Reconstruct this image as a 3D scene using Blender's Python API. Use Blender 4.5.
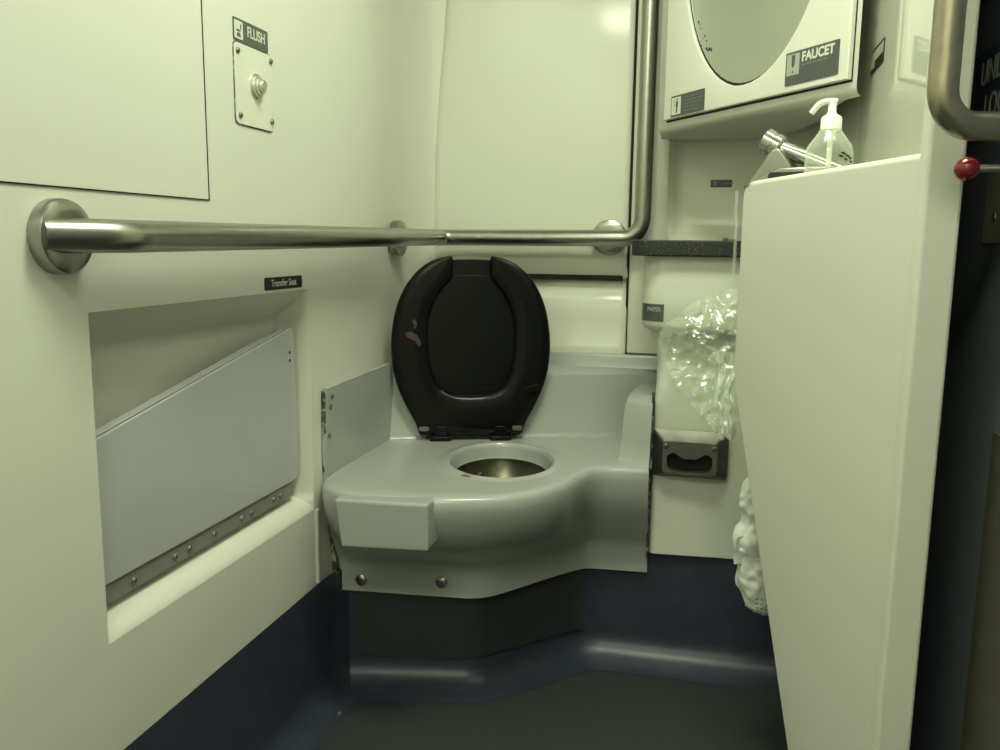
import bpy, bmesh, math, random
from mathutils import Vector, Matrix, noise
for o in list(bpy.data.objects): bpy.data.objects.remove(o, do_unlink=True)
SC = bpy.context.scene
COL = SC.collection
R = math.radians
rnd = random.Random(4)

# ------------------------------------------------------------------ camera
F = 850.0; PITCH = R(8.9); YAW = R(14.0); ROLL = R(0.7)
cam_d = bpy.data.cameras.new('camera'); cam = bpy.data.objects.new('camera', cam_d); COL.objects.link(cam)
cam_d.sensor_fit = 'HORIZONTAL'; cam_d.sensor_width = 36.0; cam_d.lens = 36.0 * F / 1000.0
cam_d.clip_start = 0.02; cam_d.clip_end = 50
fw = Vector((-math.sin(YAW) * math.cos(PITCH), math.cos(YAW) * math.cos(PITCH), -math.sin(PITCH)))
r0 = Vector((math.cos(YAW), math.sin(YAW), 0)); u0 = r0.cross(fw)
rr = r0 * math.cos(ROLL) + u0 * math.sin(ROLL); uu = -r0 * math.sin(ROLL) + u0 * math.cos(ROLL)
M = Matrix((rr, uu, -fw)).transposed().to_4x4(); M.translation = Vector((.71, 0, .90))
cam.matrix_world = M
SC.camera = cam

# ------------------------------------------------------------------ world, lights, exposure
SC.view_settings.view_transform = 'Standard'; SC.view_settings.look = 'None'
SC.view_settings.gamma = 1; SC.view_settings.use_curve_mapping = False
SC.view_settings.exposure = 0.55
w = bpy.data.worlds.new('world'); SC.world = w; w.use_nodes = True
w.node_tree.nodes['Background'].inputs[0].default_value = (.70, 1, .60, 1)
w.node_tree.nodes['Background'].inputs[1].default_value = 0.03
LIGHT = (.93, 1.0, .76)
def area(name, loc, sx, sy, power, rot=(0, 0, 0), col=LIGHT):
    l = bpy.data.lights.new(name, 'AREA'); l.shape = 'RECTANGLE'; l.size = sx; l.size_y = sy
    l.energy = power; l.color = col
    o = bpy.data.objects.new(name, l); o.location = loc; o.rotation_euler = rot; COL.objects.link(o); return o
area('ceiling_lamp_light', (.62, 1.00, 2.02), .46, .30, 9.0)
area('entry_lamp_light', (.45, -.45, 2.02), .70, .38, 6.5)

# ------------------------------------------------------------------ materials
def mat(name, col, rough=.5, metal=0.0, var=0.0, vscale=8, bump=0.0, bscale=300, coat=0.0, spec=.5, col2=None, thr=None):
    m = bpy.data.materials.new(name); m.use_nodes = True; nt = m.node_tree; N = nt.nodes; L = nt.links
    b = N['Principled BSDF']
    b.inputs['Base Color'].default_value = (*col, 1); b.inputs['Roughness'].default_value = rough
    b.inputs['Metallic'].default_value = metal; b.inputs['Coat Weight'].default_value = coat
    b.inputs['Coat Roughness'].default_value = .06; b.inputs['Specular IOR Level'].default_value = spec
    tc = N.new('ShaderNodeTexCoord')
    if var or col2:
        n = N.new('ShaderNodeTexNoise'); n.inputs['Scale'].default_value = vscale; n.inputs['Detail'].default_value = 5
        L.new(tc.outputs['Object'], n.inputs['Vector'])
        r = N.new('ShaderNodeValToRGB'); e = r.color_ramp.elements
        if col2:
            e[0].position, e[1].position = thr; e[0].color = (*col, 1); e[1].color = (*col2, 1)
        else:
            e[0].position, e[1].position = .3, .7
            e[0].color = (*[c * (1 - var) for c in col], 1); e[1].color = (*[min(1, c * (1 + var)) for c in col], 1)
        L.new(n.outputs['Fac'], r.inputs['Fac']); L.new(r.outputs['Color'], b.inputs['Base Color'])
    if bump:
        n2 = N.new('ShaderNodeTexNoise'); n2.inputs['Scale'].default_value = bscale; n2.inputs['Detail'].default_value = 3
        L.new(tc.outputs['Object'], n2.inputs['Vector'])
        bp = N.new('ShaderNodeBump'); bp.inputs['Strength'].default_value = bump; bp.inputs['Distance'].default_value = .002
        L.new(n2.outputs['Fac'], bp.inputs['Height']); L.new(bp.outputs['Normal'], b.inputs['Normal'])
    return m

CREAM = mat('cream_laminate', (.66, .66, .58), .42, var=.02, vscale=3, bump=.06, bscale=90)
CREAMG = mat('cream_gelcoat', (.67, .68, .58), .25, var=.015, vscale=4, bump=.03, bscale=30)
GLOSS = mat('cream_high_gloss', (.66, .67, .56), .05, var=.01, vscale=3, spec=.9)
GREY = mat('grey_gelcoat', (.385, .40, .37), .18, var=.03, vscale=5, bump=.03, bscale=60)
SEATG = mat('grey_laminate', (.46, .465, .46), .26, var=.03, vscale=5)
NAVY = mat('navy_vinyl', (.032, .038, .056), .45, var=.12, vscale=60, bump=.25, bscale=350)
NAVYG = mat('navy_cove', (.034, .040, .064), .38, var=.15, vscale=25, bump=.08, bscale=60)
DOORN = mat('navy_door', (.165, .185, .220), .45, var=.08, vscale=60, bump=.15, bscale=350)
FLOOR = mat('dark_speckled_floor', (.030, .033, .034), .6, col2=(.075, .08, .08), thr=(.55, .72), vscale=420, bump=.2, bscale=400)
STEEL = mat('brushed_steel', (.35, .345, .31), .28, 1.0, var=.05, vscale=40)
STEELD = mat('dark_steel', (.22, .22, .195), .50, 1.0, var=.1, vscale=30)
BRASS = mat('worn_handle_metal', (.42, .38, .29), .30, 1.0, var=.14, vscale=35)
CHROME = mat('chrome', (.48, .48, .44), .14, 1.0)
BOWL = mat('tarnished_bowl', (.17, .16, .12), .30, 1.0, var=.35, vscale=14)
BLACK = mat('black_seat_plastic', (.004, .0045, .0045), .25, spec=.22, var=.1, vscale=5, bump=.04, bscale=80)
DARK = mat('dark_gap', (.012, .013, .010), .9)
GRIME = mat('grime_caulk', (.05, .05, .035), .8, vscale=70, col2=(.34, .35, .25), thr=(.50, .62))
KICK = mat('scuffed_kick_plate', (.030, .034, .040), .42, col2=(.040, .041, .039), thr=(.40, .70), vscale=9, bump=.1, bscale=200)
SIGN = mat('sign_grey', (.075, .085, .080), .35)
SIGNB = mat('sign_black', (.012, .013, .012), .35)
WHITE = mat('sign_white', (.62, .66, .55), .4)
PALE = mat('sign_pale', (.36, .39, .33), .4)
FAINT = mat('sign_faint', (.17, .18, .16), .4)
GRAN = mat('speckled_granite', (.010, .012, .011), .55, col2=(.14, .15, .13), thr=(.58, .68), vscale=260)
CAP = mat('white_cap', (.86, .88, .80), .3)
RED = mat('red_knob', (.17, .006, .010), .22, coat=.3)
MIRR = mat('mirror_glass', (.80, .84, .78), .03, 1.0)
STAIN = mat('pink_stain', (.055, .032, .042), .3)
TAPE = mat('white_polythene', (.78, .80, .72), .42, var=.05, vscale=40, bump=.5, bscale=60)
INK = mat('bag_ink', (.10, .12, .10), .5)
WEDGE = mat('grey_plastic', (.20, .22, .19), .4)
WIPE = mat('brown_plate', (.09, .085, .065), .45, var=.1, vscale=30)
LATCH = mat('beige_latch_plate', (.26, .25, .20), .45, var=.05, vscale=30)
LAMP = bpy.data.materials.new('lamp_diffuser'); LAMP.use_nodes = True
_b = LAMP.node_tree.nodes['Principled BSDF']; _b.inputs['Emission Color'].default_value = (*LIGHT, 1); _b.inputs['Emission Strength'].default_value = 6

def clear(name, tint, alpha, rough=.12, edge=.55, gl=.03):
    m = bpy.data.materials.new(name); m.use_nodes = True; nt = m.node_tree; N = nt.nodes; L = nt.links
    out = N['Material Output']; b = N['Principled BSDF']; b.inputs['Base Color'].default_value = (*tint, 1)
    b.inputs['Roughness'].default_value = rough; b.inputs['Specular IOR Level'].default_value = .8
    t = N.new('ShaderNodeBsdfTransparent'); t.inputs[0].default_value = (.97, .99, .96, 1)
    lw = N.new('ShaderNodeLayerWeight'); lw.inputs[0].default_value = .45
    mr = N.new('ShaderNodeMapRange'); mr.inputs['To Min'].default_value = alpha; mr.inputs['To Max'].default_value = min(1, alpha + edge)
    mx = N.new('ShaderNodeMixShader')
    L.new(lw.outputs['Facing'], mr.inputs['Value']); L.new(mr.outputs['Result'], mx.inputs[0])
    L.new(t.outputs[0], mx.inputs[1]); L.new(b.outputs[0], mx.inputs[2])
    g = N.new('ShaderNodeBsdfGlossy'); g.inputs['Color'].default_value = (gl, gl, gl, 1); g.inputs['Roughness'].default_value = .12
    ad = N.new('ShaderNodeAddShader'); L.new(mx.outputs[0], ad.inputs[0]); L.new(g.outputs[0], ad.inputs[1]); L.new(ad.outputs[0], out.inputs['Surface'])
    return m
BAGM = clear('clear_film', (.85, .88, .78), .03, .07, .30, .075)
PETM = clear('clear_bottle', (.66, .70, .60), .14, .06)
GELM = clear('clear_gel', (.62, .66, .56), .12, .1)

# ------------------------------------------------------------------ mesh helpers
class B:
    def __init__(s): s.bm = bmesh.new()
    def face(s, pts):
        return s.bm.faces.new([s.bm.verts.new(Vector(p)) for p in pts])
    def grid(s, rows, cu=False, cv=False):
        V = [[s.bm.verts.new(Vector(p)) for p in r] for r in rows]; n = len(V); m = len(V[0])
        for i in range(n if cv else n - 1):
            for j in range(m if cu else m - 1):
                a, b, c, d = V[i][j], V[i][(j + 1) % m], V[(i + 1) % n][(j + 1) % m], V[(i + 1) % n][j]
                try: s.bm.faces.new((a, b, c, d))
                except ValueError: pass
        return V
    def prism(s, poly, fn, t0, t1):
        """poly 2D points; fn(a,b,t)->3D"""
        lo = [s.bm.verts.new(Vector(fn(a, b, t0))) for a, b in poly]; hi = [s.bm.verts.new(Vector(fn(a, b, t1))) for a, b in poly]
        s.bm.faces.new(lo); s.bm.faces.new(hi); n = len(poly)
        for i in range(n): s.bm.faces.new((lo[i], lo[(i + 1) % n], hi[(i + 1) % n], hi[i]))
        return s
    def box(s, a, b):
        return s.prism([(a[0], a[1]), (b[0], a[1]), (b[0], b[1]), (a[0], b[1])], lambda x, y, t: (x, y, t), a[2], b[2])
    def ring(s, c, ax, r, n, e1=None):
        ax = Vector(ax).normalized(); e1 = e1 or (Vector((0, 0, 1)) if abs(ax.z) < .9 else Vector((1, 0, 0)))
        e1 = (e1 - ax * e1.dot(ax)).normalized(); e2 = ax.cross(e1)
        return [Vector(c) + (e1 * math.cos(2 * math.pi * i / n) + e2 * math.sin(2 * math.pi * i / n)) * r for i in range(n)]
    def lathe(s, c, ax, prof, n=24):
        """prof = [(dist along axis, radius)]"""
        ax = Vector(ax).normalized(); c = Vector(c)
        V = s.grid([s.ring(c + ax * h, ax, max(r, 1e-5), n) for h, r in prof], cu=True)
        for e in (0, -1):
            if prof[e][1] > 1e-4: s.bm.faces.new(V[e])
        return s
    def tube(s, path, r, n=20, cap=True):
        P = [Vector(p) for p in path]; rows = []; e = None
        for i, p in enumerate(P):
            t = (P[min(i + 1, len(P) - 1)] - P[max(i - 1, 0)]).normalized()
            if e is None: e = Vector((0, 0, 1)) if abs(t.z) < .9 else Vector((1, 0, 0))
            e = (e - t * e.dot(t)).normalized()
            rows.append(s.ring(p, t, r[i] if isinstance(r, (list, tuple)) else r, n, e))
        V = s.grid(rows, cu=True)
        if cap: s.bm.faces.new(V[0]); s.bm.faces.new(V[-1])
        return s
    def build(s, name, m, parent=None, bevel=0, seg=3, smooth=True, angle=40, subsurf=0, weld=True):
        if weld: bmesh.ops.remove_doubles(s.bm, verts=s.bm.verts, dist=1e-5)
        bmesh.ops.recalc_face_normals(s.bm, faces=s.bm.faces)
        me = bpy.data.meshes.new(name); s.bm.to_mesh(me); s.bm.free(); me.materials.append(m)
        o = bpy.data.objects.new(name, me); COL.objects.link(o)
        if parent: o.parent = parent; o.matrix_parent_inverse = parent.matrix_basis.inverted()
        if smooth:
            for p in me.polygons: p.use_smooth = True
            me.set_sharp_from_angle(angle=R(angle))
        if bevel:
            md = o.modifiers.new('bevel', 'BEVEL'); md.width = bevel; md.segments = seg; md.limit_method = 'ANGLE'; md.angle_limit = R(35)
            md.harden_normals = True
        if subsurf:
            md = o.modifiers.new('sub', 'SUBSURF'); md.levels = subsurf; md.render_levels = subsurf
        return o
def tag(o, label=None, cat=None, group=None, kind=None):
    if label: o['label'] = label
    if cat: o['category'] = cat
    if group: o['group'] = group
    if kind: o['kind'] = kind
    return o
def thing(name, loc, label, cat, group=None):
    o = bpy.data.objects.new(name, None); o.empty_display_size = .05; o.location = loc; COL.objects.link(o)
    tag(o, label, cat, group); bpy.context.view_layer.update(); return o
def fillet(pts, r, n=8):
    """round the inner corners of a 3-D polyline"""
    P = [Vector(p) for p in pts]; out = [P[0]]
    for i in range(1, len(P) - 1):
        a = (P[i - 1] - P[i]).normalized(); b = (P[i + 1] - P[i]).normalized(); ang = a.angle(b)
        rad = r[i - 1] if isinstance(r, (list, tuple)) else r
        d = rad / math.tan(ang / 2); s0 = P[i] + a * d; s1 = P[i] + b * d
        c = P[i] + (a + b).normalized() * (rad / math.sin(ang / 2))
        v0 = s0 - c; v1 = s1 - c
        for k in range(n + 1):
            out.append(c + v0.normalized().slerp(v1.normalized(), k / n) * v0.length)
    out.append(P[-1]); return out
def spline(pts, n=6):
    P = [Vector(p) for p in pts]; P = [P[0] * 2 - P[1]] + P + [P[-1] * 2 - P[-2]]; out = []
    for i in range(1, len(P) - 2):
        for k in range(n):
            t = k / n; a, b, c, d = P[i - 1:i + 3]
            out.append(.5 * ((2 * b) + (c - a) * t + (2 * a - 5 * b + 4 * c - d) * t * t + (3 * b - a - 3 * c + d) * t ** 3))
    out.append(P[-2]); return out
def rrect(w, h, r, n=5, cx=0, cy=0):
    out = []
    for (sx, sy, a0) in ((1, -1, -90), (1, 1, 0), (-1, 1, 90), (-1, -1, 180)):
        for k in range(n + 1):
            a = R(a0 + 90 * k / n); out.append((cx + sx * (w / 2 - r) + r * math.cos(a), cy + sy * (h / 2 - r) + r * math.sin(a)))
    return out
def frame(o, u, v):
    o = Vector(o); u = Vector(u).normalized(); v = Vector(v).normalized(); n = u.cross(v)
    return lambda a, b, t: o + u * a + v * b + n * t
def text(name, body, fn, cx, cy, size, m, parent, wide=1.0, off=.0006, bold=.0):
    """lettering as a thin mesh lying on the frame fn"""
    cu = bpy.data.curves.new(name, 'FONT'); cu.body = body; cu.size = size; cu.align_x = 'CENTER'; cu.align_y = 'CENTER'
    cu.extrude = .00015; cu.offset = bold
    o = bpy.data.objects.new(name, cu); COL.objects.link(o); bpy.context.view_layer.update()
    me = bpy.data.meshes.new_from_object(o.evaluated_get(bpy.context.evaluated_depsgraph_get()))
    bpy.data.objects.remove(o, do_unlink=True)
    for v in me.vertices: v.co = fn(cx + v.co.x * wide, cy + v.co.y, off + v.co.z)
    me.materials.clear(); me.materials.append(m)
    o = bpy.data.objects.new(name, me); COL.objects.link(o); o.parent = parent; o.matrix_parent_inverse = parent.matrix_basis.inverted(); return o
def screw(name, p, n, r, m, parent, h=.002):
    b = B(); n = Vector(n).normalized(); b.lathe(p, n, [(0, r), (h * .5, r), (h * .9, r * .75), (h, r * .4), (h * .6, r * .3), (h * .6, 0)], 14)
    return b.build(name, m, parent)
Z = (0, 0, 1)

# ================================================================== STRUCTURE
CEIL = 2.05; D = 2.075
b = B(); b.box((-.15, -.95, -.03), (1.12, 2.15, 0)); tag(b.build('floor', FLOOR, smooth=False), kind='structure')
b = B(); b.box((-.15, -.95, CEIL), (1.12, 2.15, CEIL + .03)); tag(b.build('ceiling', CREAM, smooth=False), kind='structure')
b = B(); b.box((-.15, -.95, 0), (1.12, -.91, CEIL)); tag(b.build('wall_front', CREAM, smooth=False), kind='structure')
b = B(); b.box((1.055, -.95, 0), (1.10, 2.15, CEIL)); tag(b.build('wall_outer', CREAM, smooth=False), kind='structure')

# left wall with the seat niche
NY0, NY1, NZ0, NZ1 = .848, 1.412, .398, .812
ys = [-.95, -.2, .3, NY0, NY1, 1.5, 1.62, 1.70, 1.78, 1.86, 1.94, 2.01, 2.05, 2.07, 2.085]
xs = [0, 0, 0, 0, 0, 0, 0, -.002, -.010, -.020, -.026, -.020, .0, .02, .05]
zs = [.245, NZ0, .60, NZ1, 1.2, 1.6, CEIL]
b = B()
for i in range(len(ys) - 1):
    for j in range(len(zs) - 1):
        if i == 3 and 1 <= j <= 2: continue
        b.face([(xs[i], ys[i], zs[j]), (xs[i + 1], ys[i + 1], zs[j]), (xs[i + 1], ys[i + 1], zs[j + 1]), (xs[i], ys[i], zs[j + 1])])
b.box((-.15, -.95, 0), (-.12, 2.1, CEIL))
wl = tag(b.build('wall_left', CREAM, smooth=True, angle=25), kind='structure')
# niche: sloped hood, back, raised sill and two reveals
nprof = [(0, NZ1), (-.0015, NZ1 - .001), (-.004, NZ1 - .004), (-.058, .762), (-.064, .752), (-.065, .742), (-.046, .445), (-.044, .432), (-.036, .425), (-.022, .420), (-.012, .414), (-.004, .406), (-.001, .401), (0, NZ0)]
b = B()
b.grid([[(x, NY0 + .0, z) for x, z in nprof], [(x, NY1 - .012 * min(1, -x / .02), z) for x, z in nprof]])
for k in range(len(nprof) - 1):
    (xa, za), (xb, zb) = nprof[k], nprof[k + 1]
    for y_, d_ in ((NY0, 0), (NY1, -.012)):
        fy = lambda x: y_ + d_ * min(1, -x / .02)
        if k == 0 or k == len(nprof) - 2: b.face([(xa, fy(xa), za), (xb, fy(xb), zb), (0, y_, zb if k == 0 else za)])
        else: b.face([(xa, fy(xa), za), (xb, fy(xb), zb), (0, y_, zb), (0, y_, za)])
b.build('niche', CREAM, wl, angle=30)
b = B(); b.tube([(-.002, 1.421, .25), (-.002, 1.421, .395)], .007, 12)
tag(b.build('trim_1', CREAM), kind='structure')

# navy lower wall on the left and the kick wall under toilet and vanity, each with its rounded cove
def cove(pts, kick_z, top, name, m, cz=.055, cd=.048):
    n = len(pts); nor = []
    for i in range(n):
        t = (Vector(pts[min(i + 1, n - 1)]) - Vector(pts[max(i - 1, 0)])).normalized(); nor.append(Vector((t.y, -t.x)))
    rows = []
    prof = [(0, top), (0, cz + .01)] + [(cd * (1 - math.cos(a)) * 1.0, cz * (1 - math.sin(a)) + .001) for a in [math.pi / 2 * k / 8 for k in range(0, 9)]]
    for off, z in prof: rows.append([(p[0] + q.x * off, p[1] + q.y * off, z) for p, q in zip(pts, nor)])
    b = B(); b.grid(rows); return tag(b.build(name, m, angle=60), kind='structure')
leftline = [(0.002, y) for y in (-.91, -.2, .3, .8, 1.1, 1.3, 1.40)] + [(0.003, 1.45), (.008, 1.490), (.022, 1.515)]
cove(leftline, 0, .248, 'baseboard_left', NAVYG, cz=.05, cd=.062)
KL = [Vector((.012, 1.512)), Vector((.275, 1.566)), Vector((.468, 1.768)), Vector((.96, 1.778))]
kl = [KL[0]] + [Vector(p[:2]) for p in fillet([(p.x, p.y, 0) for p in KL], [.08, .12], 8)][1:]
cove(kl, 0, .252, 'baseboard_back', NAVYG, cz=.050, cd=.072)

# back wall, perpendicular to the left wall, with a proud moulded panel
b = B(); b.box((-.15, D + .012, 0), (1.12, D + .05, CEIL)); tag(b.build('wall_back', CREAM, smooth=False), kind='structure')

# ================================================================== back panel (moulded, with slot and recessed lower part)
t = thing('wall_panel', (.27, D, .62), 'tall glossy cream moulded back panel behind the toilet, with a dark slot', 'wall panel')
b = B()
prof = [(1.9, .0), (1.4, .0), (.90, 0), (.850, .0), (.826, .002), (.818, .004), (.812, .018), (.79, .016), (.768, .010), (.745, .004), (.72, .002), (.665, .001), (.655, -.004), (.640, -.006), (.615, -.004)]
def bx(z):      # the left edge of the panel leans with height
    pts = [(.88, .012), (1.05, .010), (1.22, .022), (1.45, .046), (1.9, .07), (.6, .02)]
    pts.sort()
    for (z0, x0), (z1, x1) in zip(pts, pts[1:]):
        if z0 <= z <= z1: return x0 + (x1 - x0) * (z - z0) / (z1 - z0)
    return .02
rows = []
for z, off in [(1.9, 0), (1.75, 0), (1.6, 0), (1.5, 0), (1.4, 0), (1.3, 0), (1.2, 0), (1.1, 0), (1.0, 0)] + prof[2:]:
    x0 = bx(z) * 1 - .003; y = D - .012 + off; r = []
    for k in range(9):
        a = math.pi / 2 * k / 8; r.append((x0 + .030 * (1 - math.sin(math.pi / 2 - a)) if 0 else x0 + .03 * (1 - math.cos(a)), y + .03 * (1 - math.sin(a)), z))
    xr = .5045 if z > .83 else .508
    r += [(.1, y, z), (.2, y, z), (.3, y, z), (.4, y, z), (.49, y, z), (xr - .004, y, z), (xr, y + .004, z), (xr, D + .012, z)]
    rows.append(r)
b.grid(rows); b.build('panel_face', mat('cream_polished_panel', (.67, .68, .58), .10, bump=.02, bscale=12), t, angle=50)
b = B(); b.box((.235, D - .0135, .8105), (.496, D - .004, .8235)); b.build('slot', DARK, t, bevel=.001)
b = B(); b.box((.5050, D - .005, .60), (.5108, D + .010, 1.9)); b.build('seam', DARK, t, smooth=False)
# strip right of the seam
b = B()
pl = [(.511, D + .012), (.511, D - .008), (.515, D - .012), (.555, D - .012), (.60, D - .012), (.62, D - .012), (.62, D + .012)]
b.prism(pl, lambda x, y, z: (x, y, z), .637, 1.9)
tag(b.build('trim_2', CREAMG, bevel=.002, smooth=True), kind='structure')

# ================================================================== ACCESS PANEL, FLUSH, SIGNS on the left wall
t = thing('access_panel', (0, .55, .955), 'large flat cream access panel on the left wall above the grab bar', 'panel')
b = B(); b.box((.0015, -.05, .955), (.0022, 1.102, 1.75)); b.build('cover', CREAM, t, bevel=.001)
b = B(); b.box((.0002, -.055, .9535), (.0016, 1.106, 1.753)); b.build('gap_shade', DARK, t, smooth=False)  # dark sheet behind the cover: shade of the gap around it, put in as colour
LW = lambda y, z: frame((0, y, z), (0, 1, 0), Z)     # local frame on the left wall: normal is +x
t = thing('flush_control', (0, 1.24, 1.13), 'white metal flush plate with a round steel push button under the flush sign', 'flush button')
f = LW(1.240, 1.131)
b = B(); b.prism(rrect(.112, .118, .008), f, .0004, .0026); b.build('plate', CREAMG, t, bevel=.0006)
b = B(); b.prism(rrect(.115, .121, .009), f, .0001, .0012); b.build('plate_edge', GRIME, t)
for (a, c) in ((-.048, .047), (.050, .050), (-.046, -.046), (.049, -.044)): screw('screw', f(a, c, .0026), (1, 0, 0), .0045, STEELD, t, .0035)
b = B(); b.lathe(f(.004, .004, .002), (1, 0, 0), [(0, .019), (.003, .019), (.004, .0165), (.007, .016), (.008, .0135), (.011, .013), (.012, .0095), (.015, .009), (.016, .007)], 28)
b.build('push_button', mat('bright_steel', (.72, .71, .64), .28, 1.0), t, angle=25)
def bars(b, f, cx, cy, w, rows, dy, h=.0012, t=.0007, seed=1):
    q = random.Random(seed)
    for i in range(rows):
        ww = w * q.uniform(.7, 1); x = cx - w / 2
        while x < cx - w / 2 + ww:
            l = w * q.uniform(.10, .22); x2 = min(x + l, cx - w / 2 + ww)
            b.prism([(x, cy - i * dy), (x2, cy - i * dy), (x2, cy - i * dy + h), (x, cy - i * dy + h)], f, t, t + .0002); x = x2 + w * .03
t = thing('flush_sign', (0, 1.236, 1.209), 'dark grey sign reading FLUSH above the flush plate', 'sign')
f = LW(1.236, 1.209)
b = B(); b.prism(rrect(.102, .033, .003), f, .0002, .0010); b.build('backing', SIGN, t)
b = B(); b.prism(rrect(.024, .026, .002, cx=-.036), f, .0010, .0013); pf = b.build('pictogram_field', WHITE, t)
b = B()
b.prism([(-.042, -.010), (-.030, -.010), (-.033, -.004), (-.040, -.004)], f, .0013, .0015); b.prism(rrect(.011, .003, .001, cx=-.037, cy=-.001), f, .0013, .0015)
b.prism(rrect(.003, .008, .001, cx=-.030, cy=.005), f, .0013, .0015); b.build('pictogram', SIGN, pf)
text('lettering', 'FLUSH', f, .015, .002, .022, WHITE, t, wide=.86, off=.0012, bold=.0003)
t = thing('transfer_seat_sign', (0, 1.319, .827), 'small black sign reading Transfer Seat above the wall niche', 'sign')
f = LW(1.319, .827)
b = B(); b.prism(rrect(.130, .021, .003), f, .0002, .0010); b.build('backing', SIGNB, t)
text('lettering', 'Transfer Seat', f, 0, 0, .0165, WHITE, t, wide=.98, off=.0011, bold=.0001)

# ================================================================== TRANSFER SEAT in the niche
t = thing('transfer_bench', (-.03, 1.12, .44), 'folded grey transfer seat board with a slanted top, inside the wall niche', 'fold-down bench')
sp = [(.862, .462), (1.385, .462), (1.394, .468), (1.397, .476), (1.389, .735), (1.384, .744), (1.374, .744), (1.365, .742), (.862, .652)]
b = B(); b.prism(sp, lambda y, z, x: (x, y, z), -.036, -.020); b.build('board', SEATG, t, bevel=.0025)
# moulded handhold dent is a shallow pad on the face
b = B()
for k in (.700, .686): b.lathe((-.0202, 1.371, k), (1, 0, 0), [(0, .0032), (.0008, .0030), (.0010, .002)], 12)
b.build('rivet', SIGNB, t)
b = B(); b.prism([(.862, .653), (1.366, .743), (1.366, .7455), (.862, .6555)], lambda y, z, x: (x, y, z), -.036, -.0215); b.build('edge_trim', SEATG, t, bevel=.001)
b = B(); b.box((-.029, .856, .434), (-.0235, 1.378, .463)); b.build('hinge_plate', mat('zinc_strip', (.30, .30, .27), .45, .35), t, bevel=.0008)
b = B(); b.tube([(-.026, .858, .4615), (-.026, 1.375, .4615)], .0035, 10); b.build('hinge_pin', STEELD, t)
for y in (.93, 1.02, 1.055, 1.12, 1.20, 1.23, 1.305, 1.33): screw('screw', (-.0235, y, .447), (1, 0, 0), .0048, STEELD, t, .004)

# ================================================================== GRAB BAR
t = thing('grab_bar', (0, 1.3, .90), 'long brushed steel grab bar along left wall, across back wall and up', 'grab bar')
path = fillet([(.008, .776, .901), (.052, .850, .901), (.058, 2.005, .909), (.543, 2.005, .912), (.543, 2.005, 1.76), (.543, D - .03, 1.76)], [.11, .03, .045, .03], 12)
b = B(); b.tube(path, .019, 28); b.build('rail', STEEL, t)
def flange(p, n):
    b = B(); b.lathe(p, n, [(0, .0415), (.012, .0415), (.0165, .040), (.0185, .036), (.0200, .028), (.0200, .0195)], 40); return b.build('flange', STEEL, t)
flange((.0005, .805, .900), (1, 0, 0)); flange((-.012, 1.875, .905), (1, 0, 0)); flange((.462, D - .0125, .914), (0, -1, 0)); flange((.543, D - .0125, 1.76), (0, -1, 0))
b = B(); b.tube([(-.008, 1.875, .905), (.05, 1.875, .908)], .008, 14); b.build('bracket', STEEL, t)
b = B(); b.tube([(.462, D - .012, .914), (.462, 2.01, .912)], .008, 14); b.build('bracket', STEEL, t)
b = B(); b.lathe((.050, 2.003, .9085), (1, 0, .0), [(0, .0192), (.002, .0198), (.006, .0198), (.008, .0192)], 28); b.build('weld_collar', STEEL, t)

# ================================================================== TOILET
T = thing('toilet', (.30, 1.62, .02), 'grey moulded train toilet with raised black seat and lid and steel bowl', 'toilet')
HC = Vector((.300, 1.665)); DZ = .452
front = spline([(.002, 1.450, 0), (.022, 1.405, 0), (.065, 1.372, 0), (.13, 1.362, 0), (.22, 1.368, 0), (.30, 1.390, 0), (.37, 1.425, 0), (.425, 1.475, 0), (.460, 1.54, 0), (.478, 1.61, 0), (.492, 1.650, 0), (.515, 1.668, 0), (.56, 1.678, 0), (.601, 1.688, 0)], 4)
skirt_c = spline([(.010, 1.500, 0), (.10, 1.516, 0), (.20, 1.532, 0), (.275, 1.545, 0), (.30, 1.556, 0), (.33, 1.585, 0), (.42, 1.695, 0), (.462, 1.742, 0), (.485, 1.752, 0), (.52, 1.756, 0), (.601, 1.762, 0)], 8)
def resample(P, n, pw=1.0):
    P = [Vector(p) for p in P]; L = [0]
    for a, c in zip(P, P[1:]): L.append(L[-1] + (c - a).length)
    out = []
    for k in range(n):
        s = L[-1] * k / (n - 1); i = max(j for j in range(len(L)) if L[j] <= s + 1e-9); i = min(i, len(P) - 2)
        out.append(P[i].lerp(P[i + 1], (s - L[i]) / (L[i + 1] - L[i] + 1e-12)))
    return out
NF = 61
def warp(P, brk):      # brk: list of (index, point) pairs to match corners of both curves
    out = []
    for (i0, p0), (i1, p1) in zip(brk, brk[1:]):
        seg = P[p0:p1 + 1]; out += resample(seg, i1 - i0 + 1)[:-1]
    return out + [Vector(P[-1])]
fr = warp(front, [(0, 0), (20, 16), (48, 40), (60, len(front) - 1)])
sk = warp(skirt_c, [(0, 0), (20, 22), (48, 58), (60, len(skirt_c) - 1)])
prof = [(DZ, 0, .012), (DZ - .0015, 0, .007), (DZ - .005, 0, .003), (DZ - .011, 0, .0), (.425, .0, 0), (.40, .04, 0), (.375, .12, 0), (.35, .26, 0), (.325, .45, 0), (.30, .66, 0), (.28, .84, 0), (.268, .94, 0), (.258, .985, 0), (.245, 1, 0), (.225, 1, 0), (.203, 1, 0), (.200, .99, -.004)]
rows = []
nrm = []
for i in range(NF):
    tt = (fr[min(i + 1, NF - 1)] - fr[max(i - 1, 0)]).normalized(); nrm.append(Vector((-tt.y, tt.x, 0)))
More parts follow.
